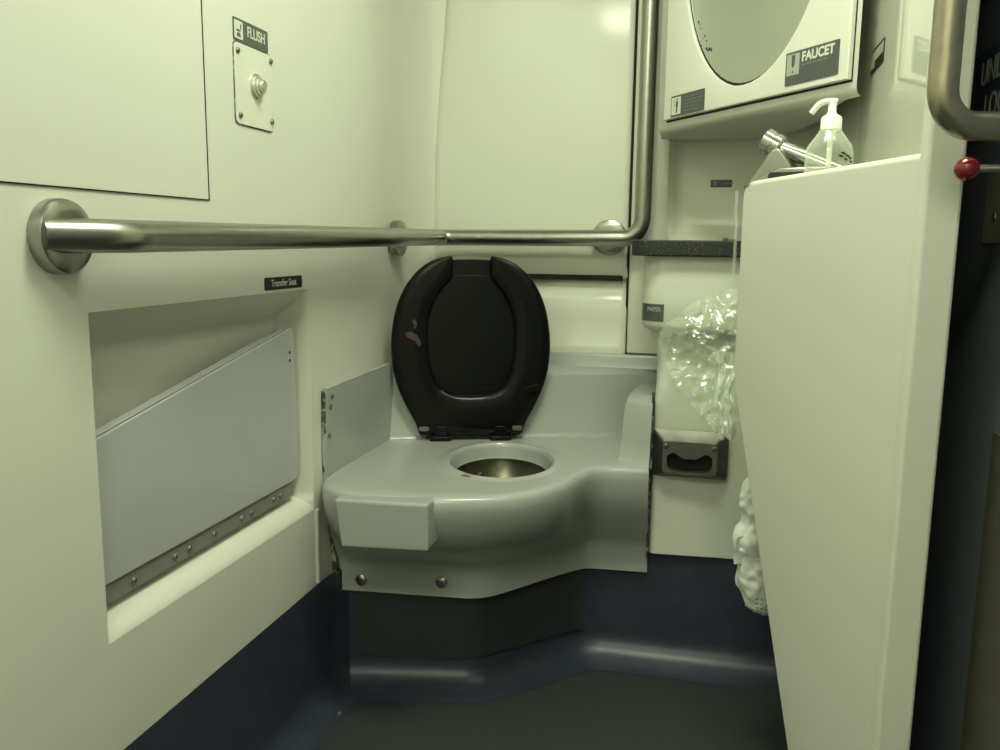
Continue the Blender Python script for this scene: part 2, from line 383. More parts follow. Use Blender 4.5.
for z, bl, ins in prof:
    r = []
    for i in range(NF):
        p = fr[i].lerp(sk[i], bl); q = p + nrm[i] * max(ins, 0)
        zz = z
        if bl >= .99 and z < .23:   # bottom edge rises a little to the right
            zz = z + .006 * max(0, 1 - abs(i - 20) / 20) * -1 + .004
        r.append((q.x, q.y, zz))
    rows.append(r)
b = B(); b.grid(rows)
# deck with the hole
PB = [Vector((.006, 1.772, 0)), Vector((.601, 2.015, 0))]
bk = spline([(.004, 1.50, 0), (.004, 1.60, 0), (.004, 1.72, 0), (.006, 1.772, 0)], 4)[1:]
bk += [PB[0].lerp(PB[1], k / 20) for k in range(1, 21)]
rt = [Vector((.601, 2.015 + (1.70 - 2.015) * k / 8, 0)) for k in range(1, 8)]
ins_front = [fr[i] + nrm[i] * .012 for i in range(NF)]
loop = ins_front[::-1] + [Vector((p.x, p.y, 0)) for p in bk] + rt     # clockwise seen from above, starting at the right
NL = len(loop)
hole = []
for p in loop:
    a = math.atan2(p.y - HC.y, p.x - HC.x)
    hole.append(a)
ex, ey, rot = .104, .138, R(14)
def el(a, sx, sy, dz):
    c, s = math.cos(a - rot), math.sin(a - rot); k = 1 / math.sqrt((c / sx) ** 2 + (s / sy) ** 2)
    return Vector((HC.x + math.cos(a) * k, HC.y + math.sin(a) * k, dz))
rings = []
for (sx, sy, z) in ((ex - .004, ey - .004, .422), (ex - .001, ey - .001, .430), (ex, ey, .445), (ex + .002, ey + .002, .4525), (ex + .006, ey + .006, .4560), (ex + .012, ey + .012, .4560), (ex + .018, ey + .018, .4530)):
    rings.append([el(a, sx, sy, z) for a in hole])
base = rings[-1]
for k in (.12, .3, .55, .8, 1.0): rings.append([base[i].lerp(Vector((loop[i].x, loop[i].y, DZ)), k) if k < 1 else Vector((loop[i].x, loop[i].y, DZ)) for i in range(NL)])
b.grid(rings, cu=True)
# back splash and ledge
sn = Vector((-(PB[1] - PB[0]).normalized().y, (PB[1] - PB[0]).normalized().x, 0))
rows = []
for z, off in [(DZ, 0), (DZ + .003, .003), (DZ + .008, .005), (.52, .016), (.583, .024), (.592, .026), (.596, .031), (.598, .034)]:
    rows.append([(PB[0].lerp(PB[1], k / 10) + sn * off + Vector((0, 0, z)))[:] for k in range(11)])
yb = D - .030
for y_, z_ in ((yb - .006, .6005), (yb - .002, .602), (yb, .606), (yb + .002, .628), (yb + .004, .633), (yb + .009, .6345), (D - .0135, .6345)):
    rows.append([(rows[0][k][0], max(y_, rows[5][k][1] + .0) , z_) for k in range(11)])
b.grid(rows)
# left side plate (front edge drops in an S to the skirt)
pl = [(1.458, .622), (1.790, .626), (1.800, .60), (1.800, .44), (1.452, .44), (1.448, .50)]
b.prism(pl, lambda y, z, x: (x, y, z), .0015, .010)
# right arm block
blk = []
def rblock(z, i):
    return [(.536 + i, 1.745 + i * 2, z), (.600, 1.705 + i * 2, z), (.601, 1.72, z), (.601, 2.01, z), (.56, 1.995, z), (.54 + i, 1.95, z), (.535 + i, 1.85, z)]
b.grid([rblock(.440, -.010), rblock(.452, -.006), rblock(.462, -.001), rblock(.50, .002), rblock(.565, .006), rblock(.576, .009), rblock(.580, .018)], cu=True)
b.face(rblock(.580, .018))
# right side closing skin
b.grid([[(.601, 1.69, .45), (.601, 1.762, .20)], [(.601, 2.01, .45), (.601, 1.80, .20)]])
sh = b.build('shroud', GREY, T, angle=38, weld=True)
# moulded box on the front left
b = B(); b.prism([(.075, .447), (.250, .452), (.251, .366), (.088, .358)], lambda x, z, y: (x, y, z), 1.338, 1.46)
b.build('front_box', GREY, T, bevel=.006, seg=4)
# bowl
b = B(); rows = []
for (sx, sy, z) in ((ex + .010, ey + .010, .4215), (ex + .008, ey + .008, .405), (ex - .004, ey - .006, .37), (ex - .03, ey - .035, .325), (ex - .06, ey - .075, .295), (.012, .016, .285)):
    rows.append([el(2 * math.pi * k / 48, sx, sy, z) for k in range(48)])
b.grid(rows, cu=True); b.bm.faces.new([b.bm.verts.new(p) for p in rows[-1]]); b.build('bowl', BOWL, T, angle=80)
b = B(); b.lathe((.232, 1.748, .392), (.4, -.85, .2), [(0, .007), (.006, .007), (.008, .004)], 16); b.build('rinse_nozzle', SIGNB, T)
b = B()
for (cx, cy, r_) in ((.262, 1.528, .008), (.272, 1.524, .005)): b.lathe((cx, cy, .4561), Z, [(0, r_), (.0004, r_ * .8)], 12)
b.build('stain', mat('dry_stain', (.30, .27, .14), .5), T)
for p, n in (((.052, 1.5085, .226), (0, -1, 0)), ((.213, 1.534, .229), (0, -1, 0)), ((.552, 1.767, .235), (0, -1, 0))):
    screw('screw', p, n, .0118, STEEL, T, .006)
for y, z in ((1.478, .603), (1.470, .585), (1.462, .530)): screw('screw', (.010, y, z), (1, 0, 0), .005, STEELD, T, .003)
# caulk runs at both edges
b = B(); q = random.Random(3); rows = []
for k in range(40):
    z = .618 - .40 * k / 39; y = 1.453 if z > .46 else 1.453 + (.46 - z) * .17; x = .004 if z > .45 else .004
    w_ = .002 + q.uniform(0, .0022); rows.append([(x - .003, y - w_, z), (x + .004 + q.uniform(0, .002), y - w_ * .5, z), (x + .003, y + w_, z)])
b.grid(rows); b.build('caulk', GRIME, T)
b = B(); rows = []
for k in range(50):
    z = .60 - .36 * k / 49; y = 1.735 - (.02 if z < .45 else 0) + (.45 - z) * .15 * (z < .45); w_ = .0012 + q.uniform(0, .003)
    rows.append([(.599 - w_ * .3, y, z), (.6005 + q.uniform(0, .002), y - .003, z), (.602 + w_ * .6, y + .004, z)])
b.grid(rows); b.build('caulk', GRIME, T)

# seat and lid, both raised
HA = R(20); uH = Vector((math.cos(HA), math.sin(HA), 0)); nH = Vector((math.sin(HA), -math.cos(HA), 0)); LEAN = R(2.5)
vH = (Vector((0, 0, 1)) * math.cos(LEAN) - nH * math.sin(LEAN)); nS = uH.cross(vH)
ob = Vector((.187, 1.829, .460))
def SF(dn): return lambda a, v, t_: ob + uH * a * 1.02 + vH * v + nS * (t_ + dn)
if nS.dot(nH) < 0: raise Exception('normal')
out_pts = [(0, .408), (.045, .406), (.085, .394), (.118, .372), (.145, .338), (.164, .295), (.174, .245), (.1765, .200), (.172, .152), (.160, .108), (.142, .068), (.124, .034), (.117, .012), (.114, .002)]
def mir(P): return [(x, y) for x, y in P] + [(-x, y) for x, y in reversed(P) if abs(x) > 1e-6]
def sp2(P, n=4): return [(p.x, p.y) for p in spline([(x, y, 0) for x, y in P], n)]
oh = sp2(out_pts)
lid_o = mir([(x * .985, y - .006 if y > .2 else y) for x, y in oh])
b = B(); b.prism(lid_o, SF(-.016), 0, .009); ld = b.build('lid', BLACK, T, bevel=.004, seg=3)
b = B(); b.prism([(x * .60, .25 + (y - .215) * .62) for x, y in lid_o], SF(-.0072), 0, .0015); b.build('lid_recess', BLACK, ld, bevel=.0012)
# ring: outer half outline from horn to base, inner outline back up
so = sp2([(.044, .410), (.085, .398), (.118, .375), (.145, .340), (.164, .296), (.174, .245), (.1765, .200), (.172, .152), (.160, .108), (.142, .068), (.124, .034), (.117, .014), (.112, .004), (.06, .002), (0, .002)])
si = sp2([(.0, .094), (.035, .097), (.066, .112), (.086, .145), (.095, .195), (.096, .25), (.088, .29), (.070, .326), (.050, .350), (.042, .364), (.041, .390), (.041, .402)])
poly = [(-x, y) for x, y in reversed(so)]
poly = [(x, y) for x, y in so] + [(-x, y) for x, y in reversed(so)] + [(-x, y) for x, y in reversed(si)] + [(x, y) for x, y in si[1:]]
b = B()
f = SF(-.005); m_ = len(so); ks = resample([(x, y, 0) for x, y in so], 60); ki = resample([(x, y, 0) for x, y in si[::-1]], 60)
for sgn in (1, -1):
    rows = []
    for k in range(60):
        o_, i_ = ks[k], ki[k]; r = []
        for w_, h_ in ((0, 0), (0, .010), (.03, .0145), (.09, .0175), (.30, .0185), (.6, .0185), (.86, .0175), (.94, .0145), (1, .008), (1, 0)):
            p = o_.lerp(i_, w_); r.append(f(sgn * p.x, p.y, h_))
        rows.append(r)
    V = b.grid(rows, cu=True); b.bm.faces.new(V[0])
st = b.build('seat', BLACK, T, angle=60, subsurf=0)
# bumpers
fb = SF(.0130)
for (x_, y_, a_) in ((.118, .318, -40), (-.118, .318, 40), (.135, .11, 20), (-.135, .11, -20)):
    c_, s_ = math.cos(R(a_)), math.sin(R(a_))
    b = B(); b.prism([(x_ + c_ * p - s_ * q_, y_ + s_ * p + c_ * q_) for p, q_ in rrect(.036, .014, .003)], fb, 0, .0045)
    b.build('bumper', BLACK, st, bevel=.001)
b = B(); fs = SF(.0132)
b.prism([(-.130, .262), (-.124, .268), (-.119, .258), (-.122, .248), (-.129, .247), (-.125, .254)], fs, 0, .0012)
b.prism([(-.146, .236), (-.135, .241), (-.119, .232), (-.110, .212), (-.116, .205), (-.124, .220), (-.140, .226)], fs, 0, .0012)
tag(b.build('scuff_mark', STAIN, st), 'faint pinkish scuff mark')
for x_ in (-.068, .066):
    b = B(); b.prism(rrect(.026, .042, .004, cx=x_, cy=.004), SF(-.014), 0, .030)
    b.lathe(SF(0)(x_ - .02, -.008, .004), uH, [(0, .011), (.040, .011)], 16)
    c0 = SF(0)(x_, -.02, 0); 
    b.prism(rrect(.05, .030, .006), lambda a, c, t_: Vector((c0.x, c0.y, .4525)) + uH * (a) + nH * (c + .004) + Vector((0, 0, t_)), 0, .010)
    b.build('hinge', BLACK, T, bevel=.0015)
b = B(); b.tube([SF(0)(-.10, .002, .002), SF(0)(.10, .002, .002)], .006, 12); b.build('hinge_rod', BLACK, T)
for x_ in (-.105, .103):
    b = B(); b.prism(rrect(.022, .010, .003, cx=x_, cy=.02), SF(.012), 0, .004); b.build('hinge_cap', STEELD, T, bevel=.001)

# kick plate under the toilet
kp = resample([(p.x, p.y, 0) for p in kl], 120); kp = [Vector((p.x, p.y)) for p in kp if .030 <= p.x <= .47]
b = B(); rows = []
n_ = []
for i, p in enumerate(kp):
    tt = (kp[min(i + 1, len(kp) - 1)] - kp[max(i - 1, 0)]).normalized(); n_.append(Vector((tt.y, -tt.x)))
for off, z in ((.0, .212), (.004, .212), (.004, .0605), (.003, .0595), (0, .0595)): rows.append([(p.x + q.x * off, p.y + q.y * off, z) for p, q in zip(kp, n_)])
b.grid(rows); o = b.build('kick_plate', KICK, angle=30); tag(o, 'dark scuffed metal kick plate below the grey toilet', 'kick plate')
b = B(); b.lathe((.052, 1.395, .0), Z, [(0, .008), (.004, .007), (.006, .003)], 10); tag(b.build('floor_screw', STEELD), 'small dark screw in the floor corner left of the toilet', 'screw')

# ================================================================== VANITY base module, apron, counter
t = thing('vanity_base', (.8, 1.8, .25), 'cream moulded vanity base under dark counter, right of the toilet', 'vanity')
b = B()
def vb(z, xl, y):   # footprint with a rounded left front corner
    r = .012 if z < .6 else .03; pts = [(xl, D - .01)]
    for k in range(7):
        a = R(180 + 90 * k / 6); pts.append((xl + r + r * math.cos(a), y + r + r * math.sin(a)))
    return [(x, yy, z) for x, yy in pts + [(.75, y + .012), (.94, y + .02), (.94, D - .01)]]
b.grid([vb(.250, .6025, 1.755), vb(.44, .6025, 1.757), vb(.52, .6025, 1.757), vb(.575, .6025, 1.757), (vb(.61, .6025, 1.76)), vb(.66, .603, 1.762), vb(.70, .597, 1.76), vb(.725, .585, 1.752), vb(.735, .575, 1.745)])
b.face(vb(.250, .6025, 1.755))
b.build('body', CREAMG, t, angle=50)
b = B()
def ap(z, i):
    r = .05; pts = [(.569 + i, D - .01)]
    for k in range(9):
        a = R(180 + 90 * k / 8); pts.append((.569 + i + r + r * math.cos(a), 1.722 + i + r + r * math.sin(a)))
    return [(x, y, z) for x, y in pts + [(.94, 1.722 + i), (.94, D - .01)]]
rows = [ap(.722, .028), ap(.7235, .016), ap(.730, .005), ap(.740, .0), ap(.80, 0), ap(.8755, 0)]
b.grid(rows); b.face(ap(.722, .028)); b.build('apron', CREAMG, t, angle=50)
t = thing('countertop', (.75, 1.85, .876), 'dark speckled stone countertop over the cream vanity base', 'countertop')
b = B()
cp = fillet([(.94, D - .014, 0), (.547, D - .014, 0), (.547, 1.70, 0), (.94, 1.70, 0)], [.004, .03], 6)
b.prism([(p.x, p.y) for p in cp], lambda x, y, z: (x, y, z), .8765, .9075); b.build('slab', GRAN, t, bevel=.003)
b = B()
for k in range(9): b.lathe((.735 + rnd.uniform(-.012, .012), 1.71 + rnd.uniform(0, .02), .9075), Z, [(0, rnd.uniform(.0015, .004)), (rnd.uniform(.003, .006), .001)], 7)
b.build('crumbs', GRIME, t)
# label on apron: wraps its rounded corner
t = thing('paper_sign', (.59, 1.72, .765), 'dark grey sign reading PAPER wrapped on the vanity apron corner', 'sign')
arc = []
for k in range(13):
    a = R(186 + 80 * k / 12); arc.append((.619 + .0508 * math.cos(a), 1.772 + .0508 * math.sin(a)))
b = B(); b.grid([[(x, y, .746) for x, y in arc], [(x, y, .781) for x, y in arc]]); b.build('backing', SIGN, t)
f = frame((.600, 1.7240, .765), Vector((1, -.30, 0)), Z)
text('lettering', 'PAPER', f, -.004, .005, .0125, PALE, t, wide=.80, off=.0012, bold=.0002)

# toilet paper dispenser
t = thing('toilet_paper_dispenser', (.68, 1.76, .43), 'dark steel recessed paper dispenser on the vanity base beside the toilet', 'dispenser')
f = frame((.679, 1.7535, .4735), (1, .0, 0), Z)
b = B()
def rc(w, h, r, n=6): return rrect(w, h, r, n)
O = rc(.152, .096, .004); I = rc(.112, .070, .010)
I = [(x + .0, y - .006) for x, y in I]
# dumb-bell shaped opening
H = []
for k in range(len(I)):
    a = 2 * math.pi * (k + .5) / len(I) - math.pi / 2
    x = .046 * math.copysign(abs(math.cos(a)) ** .6, math.cos(a)); y = .021 * math.copysign(abs(math.sin(a)) ** .6, math.sin(a))
    if y > 0: y = y * (.22 + .78 * min(1, (abs(x) / .030) ** 2.0))
    H.append((x, y - .014))
b.grid([[f(x, y, 0) for x, y in O], [f(x, y, .003) for x, y in O], [f(x, y, .022) for x, y in I], [f(x * .97, y * .97, .0235) for x, y in I], [f(x * 1.0, y, .0235) for x, y in H], [f(x, y, .019) for x, y in H], [f(x * .98, y, .004) for x, y in H]], cu=True)
b.build('housing', STEELD, t, angle=30)
b = B(); b.prism([(x, y) for x, y in rrect(.10, .05, .01, cy=-.012)], f, .0005, .003); b.build('inner_cavity', DARK, t)
for x in (-.048, .048): screw('screw', f(x, .018, .0235), f(0, 0, 1) - f(0, 0, 0), .0055, STEELD, t, .004)
b = B(); b.box((.604, 1.752, .4225), (.754, 1.7545, .4262)); b.build('bottom_lip', STEELD, t, bevel=.001)

# concave cream wall behind the counter
rec = spline([(.598, 1.985, 0), (.606, 2.0, 0), (.622, 2.020, 0), (.65, 2.026, 0), (.72, 2.026, 0), (.80, 2.012, 0), (.87, 1.96, 0), (.915, 1.86, 0), (.930, 1.74, 0), (.9335, 1.66, 0), (.934, 1.585, 0)], 6)
b = B(); rows = []
for z, push in ((.905, .035), (.912, .022), (.925, .010), (.945, .002), (.97, 0), (1.1, 0), (1.3, 0), (1.9, 0)):
    r = []
    for i, p in enumerate(rec):
        nx = Vector((.72, 1.6, 0)) - p; nx.normalize(); q = p + nx * push; r.append((q.x, q.y, z))
    rows.append(r)
b.grid(rows); tag(b.build('wall_recess', CREAMG, angle=60), kind='structure')
b = B(); b.box((.934, 1.012, .96), (.952, 1.60, CEIL)); tag(b.build('wall_right', GLOSS, smooth=False), kind='structure')
t = thing('water_sign', (.716, 2.02, 1.035), 'tiny dark sign low on the recess wall above the counter', 'sign')
f = frame((.722, 2.0255, 1.036), (1, 0, 0), Z)
b = B(); b.prism(rrect(.062, .0165, .001), f, .0002, .001); b.build('backing', SIGN, t)
b = B(); bars(b, f, .012, -.002, .030, 1, .004, .004, .0011, 5); b.prism(rrect(.008, .010, .001, cx=-.021), f, .0011, .0014); b.build('lettering', FAINT, t)

# ================================================================== MIRROR CABINET
C0 = Vector((.578, 1.901, 0)); C1 = Vector((.905, 1.454, 0)); uC = (C1 - C0).normalized(); CL = (C1 - C0).length
t = thing('mirror_cabinet', (.80, 1.75, 1.14), 'cream wall cabinet with an oval mirror above the counter', 'cabinet')
fc = frame(C0, uC, Z)      # +t is out of the face
if (fc(0, 0, 1) - fc(0, 0, 0)).dot(Vector((-.8, -.6, 0))) < 0: raise Exception('cab normal')
b = B()
def foot(z, i):
    a = fc(0 + i * .4, 0, -i); c = fc(CL + .004 - i * .5, 0, -i)
    return [(a.x, a.y, z), (c.x, c.y, z), (.900, 1.50, z), (.890, 1.60, z), (.885, 1.75, z), (.85, 1.93, z), (.79, 2.012, z), (.62, 2.012, z), (.58, 1.985, z)]
b.grid([foot(1.131, .018), foot(1.133, .009), foot(1.137, .003), foot(1.143, 0), foot(1.85, 0)], cu=True)
b.face(foot(1.131, .018)); b.face(foot(1.85, 0)); b.build('housing', CREAM, t, angle=50)
# oval hole in the door: ring plate
ES, EZ, EA, EB = .294, 1.486, .207, .300
NE = 64
def ell(k, s, t_): a = 2 * math.pi * k / NE; return fc(ES + (EA + s) * math.cos(a), EZ + (EB + s) * math.sin(a), t_)
x0, x1, z0, z1 = .034, CL - .007, 1.1545, 1.84
def rect_pt(k):
    a = 2 * math.pi * k / NE; dx, dz = math.cos(a) * EA, math.sin(a) * EB
    sc = min([((x1 if dx > 0 else x0) - ES) / dx if abs(dx) > 1e-6 else 1e9, ((z1 if dz > 0 else z0) - EZ) / dz if abs(dz) > 1e-6 else 1e9])
    return [ES + dx * sc, EZ + dz * sc]
rp = [rect_pt(k) for k in range(NE)]
for (cx, cz) in ((x0, z0), (x1, z0), (x0, z1), (x1, z1)):
    i = min(range(NE), key=lambda k: (rp[k][0] - cx) ** 2 + (rp[k][1] - cz) ** 2); rp[i] = [cx, cz]
b = B()
b.grid([[fc(x, z, .0005) for x, z in rp], [fc(x, z, .0085) for x, z in rp], [fc(ES + (x - ES) * .992, EZ + (z - EZ) * .996, .010) for x, z in rp], [ell(k, .003, .010) for k in range(NE)], [ell(k, 0, .009) for k in range(NE)], [ell(k, 0, .002) for k in range(NE)]], cu=True)
b.build('door', CREAM, t, angle=35)
b = B(); b.prism([(x0 - .001, z0 - .0035), (x1 + .002, z0 - .0035), (x1 + .002, z1), (x0 - .001, z1)], fc, .0002, .0012); b.build('door_gap', DARK, t, smooth=False)
b = B(); b.prism([(ES + (EA - .0045) * math.cos(2 * math.pi * k / NE), EZ + (EB - .0045) * math.sin(2 * math.pi * k / NE)) for k in range(NE)], fc, .0022, .0035)
mg = b.build('mirror', MIRR, t, angle=30)
b = B(); b.grid([[ell(k, 0.0, .0024) for k in range(NE)], [ell(k, -.0050, .0037) for k in range(NE)]], cu=True)
b.build('mirror_rim', DARK, mg)
b = B(); q = random.Random(9)
for k in range(14):
    a = R(q.uniform(212, 236)); rr_ = q.uniform(.90, .985); b.lathe(fc(ES + EA * rr_ * math.cos(a), EZ + EB * rr_ * math.sin(a), .0036), fc(0, 0, 1) - fc(0, 0, 0), [(0, q.uniform(.001, .0035)), (.0003, .0008)], 7)
b.build('mirror_flaking', DARK, mg)

def s_of(px, py):  # position along the cabinet face of a plan point
    return (Vector((px, py, 0)) - C0).dot(uC)
t = thing('faucet_sign', (.845, 1.53, 1.17), 'larger dark grey sign reading FAUCET on mirror cabinet lower right', 'sign')
s0, s1 = s_of(.809, 1.584), s_of(.881, 1.486); sw = s1 - s0; sm = (s0 + s1) / 2 + .014; sz = 1.1915
f = frame(fc(sm, sz, .0102), uC, Z)
b = B(); b.prism(rrect(sw, .053, .002), f, .0002, .001); b.build('backing', SIGN, t)
b = B(); b.prism(rrect(.030, .034, .002, cx=-sw / 2 + .018, cy=.006), f, .001, .0013); pf = b.build('pictogram_field', PALE, t)
b = B(); b.prism([(-sw / 2 + .014, .021), (-sw / 2 + .023, .021), (-sw / 2 + .022, .006), (-sw / 2 + .0195, .001), (-sw / 2 + .017, .001), (-sw / 2 + .015, .006)], f, .0013, .0015)
b.prism([(-sw / 2 + .0185, -.003), (-sw / 2 + .021, -.008), (-sw / 2 + .016, -.008)], f, .0013, .0015); b.build('pictogram', SIGN, pf)
text('lettering', 'FAUCET', f, .014, .014, .0205, WHITE, t, wide=.98, off=.0012, bold=.0007)
b = B(); bars(b, f, .014, .001, .072, 1, .005, .0022, .0011, 7); b.build('fine_print', FAINT, t)
t = thing('instruction_sign', (.64, 1.815, 1.16), 'small dark sign with a standing figure on mirror cabinet lower left', 'sign')
s0, s1 = s_of(.607, 1.861), s_of(.675, 1.768); sw = s1 - s0
f = frame(fc((s0 + s1) / 2 + .013, 1.178, .0102), uC, Z)
b = B(); b.prism(rrect(sw, .041, .002), f, .0002, .001); b.build('backing', SIGN, t)
b = B(); b.prism(rrect(.033, .034, .001, cx=-sw / 2 + .019), f, .001, .0013); pf = b.build('pictogram_field', WHITE, t)
b = B(); cx = -sw / 2 + .022
b.prism(rrect(.0045, .0045, .002, cx=cx, cy=.012), f, .0013, .0015); b.prism(rrect(.0075, .012, .002, cx=cx, cy=.003), f, .0013, .0015); b.prism(rrect(.005, .012, .001, cx=cx, cy=-.008), f, .0013, .0015)
b.prism(rrect(.003, .003, .001, cx=cx - .010, cy=.009), f, .0013, .0015); b.prism(rrect(.003, .003, .001, cx=cx - .009, cy=.002), f, .0013, .0015); b.build('pictogram', SIGN, pf)
b = B(); bars(b, f, .020, .012, .058, 5, .0065, .0018, .0011, 8); b.build('fine_print', FAINT, t)
t = thing('side_wall_sign', (.9335, 1.445, 1.184), 'small sign, pale upper half and dark lower half, on glossy side wall', 'sign')
f = frame((.9335, 1.445, 1.184), (0, -1, 0), Z)
b = B(); b.prism(rrect(.107, .0345, .003), f, .0002, .001); b.build('backing', SIGNB, t)
b = B(); b.prism([(-.050, -.012), (-.02, -.012), (-.02, -.002), (.05, -.002), (.05, .013), (-.050, .013)], f, .001, .0013); b.build('pale_field', PALE, t)

# ================================================================== PARTITION (wing wall) with ledge body
W0 = Vector((.745, 1.390, 0)); W1 = Vector((.922, 1.003, 0)); uW = (W1 - W0).normalized(); WL = (W1 - W0).length
fwg = frame(W0, uW, Z)
sB = (Vector((.841, 1.182, 0)) - W0).dot(uW)      # where the slanted edge passes z .189
slope = sB / (.660 - .189)
ow = [(sB + slope * .189, 0), (.010 * 0 + (.02) * slope * 0 + 0.004, .655), (0, .68), (-.002, .97)]
ow = [(sB + slope * .189, 0.0), (.006, .68), (.002, .70), (.0, .74), (.0, .966)]
for k in range(7):
    a = R(180 - 90 * k / 6); ow.append((.024 + .024 * math.cos(a), .972 + .024 * math.sin(a)))
ow += [(WL - .004, 1.000), (WL - .004, 0)]
b = B(); b.prism(ow, fwg, -.026, 0)
tag(b.build('wall_partition', CREAM, bevel=.008, seg=5), kind='structure')
b = B()
b.prism([(W1.x - .007, W1.y + .010), (W1.x - .001, W1.y - .006), (.957, W1.y - .008), (.957, 1.02), (.945, 1.03)], lambda x, y, z: (x, y, z), 0, CEIL)
tag(b.build('wall_jamb', CREAM, bevel=.004, seg=4), kind='structure')
b = B(); b.box((.9555, 1.0, 0), (.9577, 1.6, CEIL)); tag(b.build('trim_3', SIGNB, smooth=False), kind='structure')
t = thing('sink_ledge', (.88, 1.3, .96), 'cream sink ledge behind the partition wall carrying soap and faucet', 'ledge')
b = B(); g = .022
pl = [(.775, 1.385), (.925 + .006, 1.035), (.9435, 1.04), (.9435, 1.50), (.80, 1.50)]
b.prism(pl, lambda x, y, z: (x, y, z), .90, .980); b.build('body', CREAMG, t, bevel=.004)

# faucet
t = thing('faucet', (.82, 1.40, .980), 'chrome push faucet with slanted spout behind the partition top edge', 'faucet')
b = B()
fp = frame((.815, 1.378, .980), Vector((1, -.28, 0)), Vector((.28, 1, 0)))
b.prism(rrect(.104, .05, .02, cx=.012), fp, 0, .012); b.build('base_plate', STEEL, t, bevel=.003)
q0 = frame((.808, 1.358, .984), Vector((1, -.28, 0)), Z)
b = B()       # pyramid shaped body leaning up to the cap
ft = [(-.068, .002), (-.026, .058), (-.012, .060), (.010, .030), (.016, .002)]
bkp = [(-.060, .004), (-.026, .056), (-.014, .058), (.006, .030), (.012, .004)]
b.grid([[q0(x, y, -.012) for x, y in ft], [q0(x * .98, y, .004) for x, y in bkp]], cu=True); b.face([q0(x * .98, y, .004) for x, y in bkp])
b.grid([[q0(x, y, -.012) for x, y in ft], [q0(x, y, -.05) for x, y in ft]], cu=True); b.face([q0(x, y, -.05) for x, y in ft])
b.build('body', STEEL, t, bevel=.003, seg=3)
b = B(); b.prism([(-.052, .002), (-.030, .022), (-.012, .030), (.060, .030), (.066, .024), (.066, .002)], q0, -.008, .010); b.build('front_shell', STEEL, t, bevel=.004, seg=4)
b = B(); b.prism(rrect(.072, .0115, .005, cx=.010, cy=.0175), q0, .010, .0125); b.build('slot', SIGNB, t, bevel=.001)
b = B(); A = q0(-.020, .062, -.022); Cc = q0(.075, .022, -.022)
b.tube([A, A.lerp(Cc, .5), Cc], [.0125, .0120, .011], 22); sp_ = b.build('spout', CHROME, t)
b = B(); dn = (A - Cc).normalized() + Vector((0, 0, .15)); dn.normalize()
b.lathe(A + dn * -.004, dn, [(0, .0155), (.003, .0190), (.012, .0190), (.013, .0178), (.015, .0178), (.016, .0190), (.028, .0190), (.029, .0175), (.029, .0)], 30); b.build('push_cap', CHROME, sp_, angle=25)

# soap bottle
t = thing('soap_bottle', (.853, 1.262, .980), 'clear pump soap bottle with a white cap behind the partition edge', 'bottle')
bp = Vector((.853, 1.262, .980))
b = B(); b.lathe(bp, Z, [(0, .026), (.001, .030), (.006, .0315), (.045, .031), (.055, .028), (.066, .020), (.074, .0145), (.080, .0125), (.084, .0125)], 32)
b.build('bottle_body', PETM, t)
b = B(); b.lathe(bp + Vector((0, 0, .003)), Z, [(0, .028), (.022, .0285)], 28); b.build('gel', GELM, t)
b = B(); b.tube([bp + Vector((0, 0, .006)), bp + Vector((.0, 0, .10))], .0035, 10); b.build('dip_tube', CAP, t)
b = B(); b.lathe(bp + Vector((0, 0, .0745)), Z, [(0, .0130), (.001, .0140), (.016, .0135), (.018, .012), (.021, .007), (.024, .0055), (.036, .0050), (.037, .0045)], 28); cp_ = b.build('cap', CAP, t)
b = B(); hp = bp + Vector((0, 0, .108)); 
b.tube([hp + Vector((0, 0, -.004)), hp + Vector((0, 0, .006))], .0052, 16)
b.tube(spline([hp + Vector((.006, -.001, .004)), hp + Vector((-.004, 0, .005)), hp + Vector((-.016, .003, .002)), hp + Vector((-.026, .005, -.010))], 5), [.0040] * 16, 12); b.build('pump_head', CAP, cp_)
b = B()
for (a0, z_) in ((-62, .040), (-50, .037), (-40, .034), (-54, .032), (-68, .036), (-34, .029)):
    p = bp + Vector((.0318 * math.cos(R(a0)), .0318 * math.sin(R(a0)), z_ + .002)); d_ = Vector((-math.sin(R(a0)), math.cos(R(a0)), -.25)).normalized()
    b.tube([p - d_ * .004, p, p + d_ * .004], [.0003, .0017, .0003], 6)
b.build('printed_emblem', SIGNB, t)
b = B(); b.prism([(-.034, 0), (.030, 0), (.030, .024), (.026, .026)], frame((.898, 1.33, .983), Vector((1, -.25, 0)), Z), -.012, 0)
tag(b.build('soap_tray', WEDGE, bevel=.001), 'small grey plastic wedge right of the soap bottle', 'tray')

# ================================================================== CLEAR BAG
def crumple(b, fn, nu, nv, amp, freq, seed, cu=True):
    rows = []
    for i in range(nv + 1):
        r = []
        for j in range(nu if cu else nu + 1):
            p = Vector(fn(j / nu, i / nv)); n3 = p * freq + Vector((seed, 0, 0))
            v = noise.noise_vector(n3); v2 = noise.noise_vector(n3 * 2.7); v3 = noise.noise_vector(n3 * 6.1)
            rg = (1 - abs(noise.noise(n3 * 1.7))) ** 3
            p = p + Vector((v.x, v.y, v.z)) * amp + v2 * amp * .5 + v3 * amp * .22 + Vector((-.2, -.9, .1)) * (rg - .4) * amp * 1.0; r.append(p)
        rows.append(r)
    b.grid(rows, cu=cu)
prof = [(.818, .742, .008), (.812, .738, .014), (.790, .728, .050), (.765, .722, .078), (.740, .712, .098), (.715, .711, .096), (.685, .712, .088), (.655, .715, .076), (.625, .720, .060), (.595, .726, .042), (.565, .736, .024), (.545, .742, .012), (.538, .744, .004)]
ps = spline([(c, w_, z) for z, c, w_ in prof], 4)
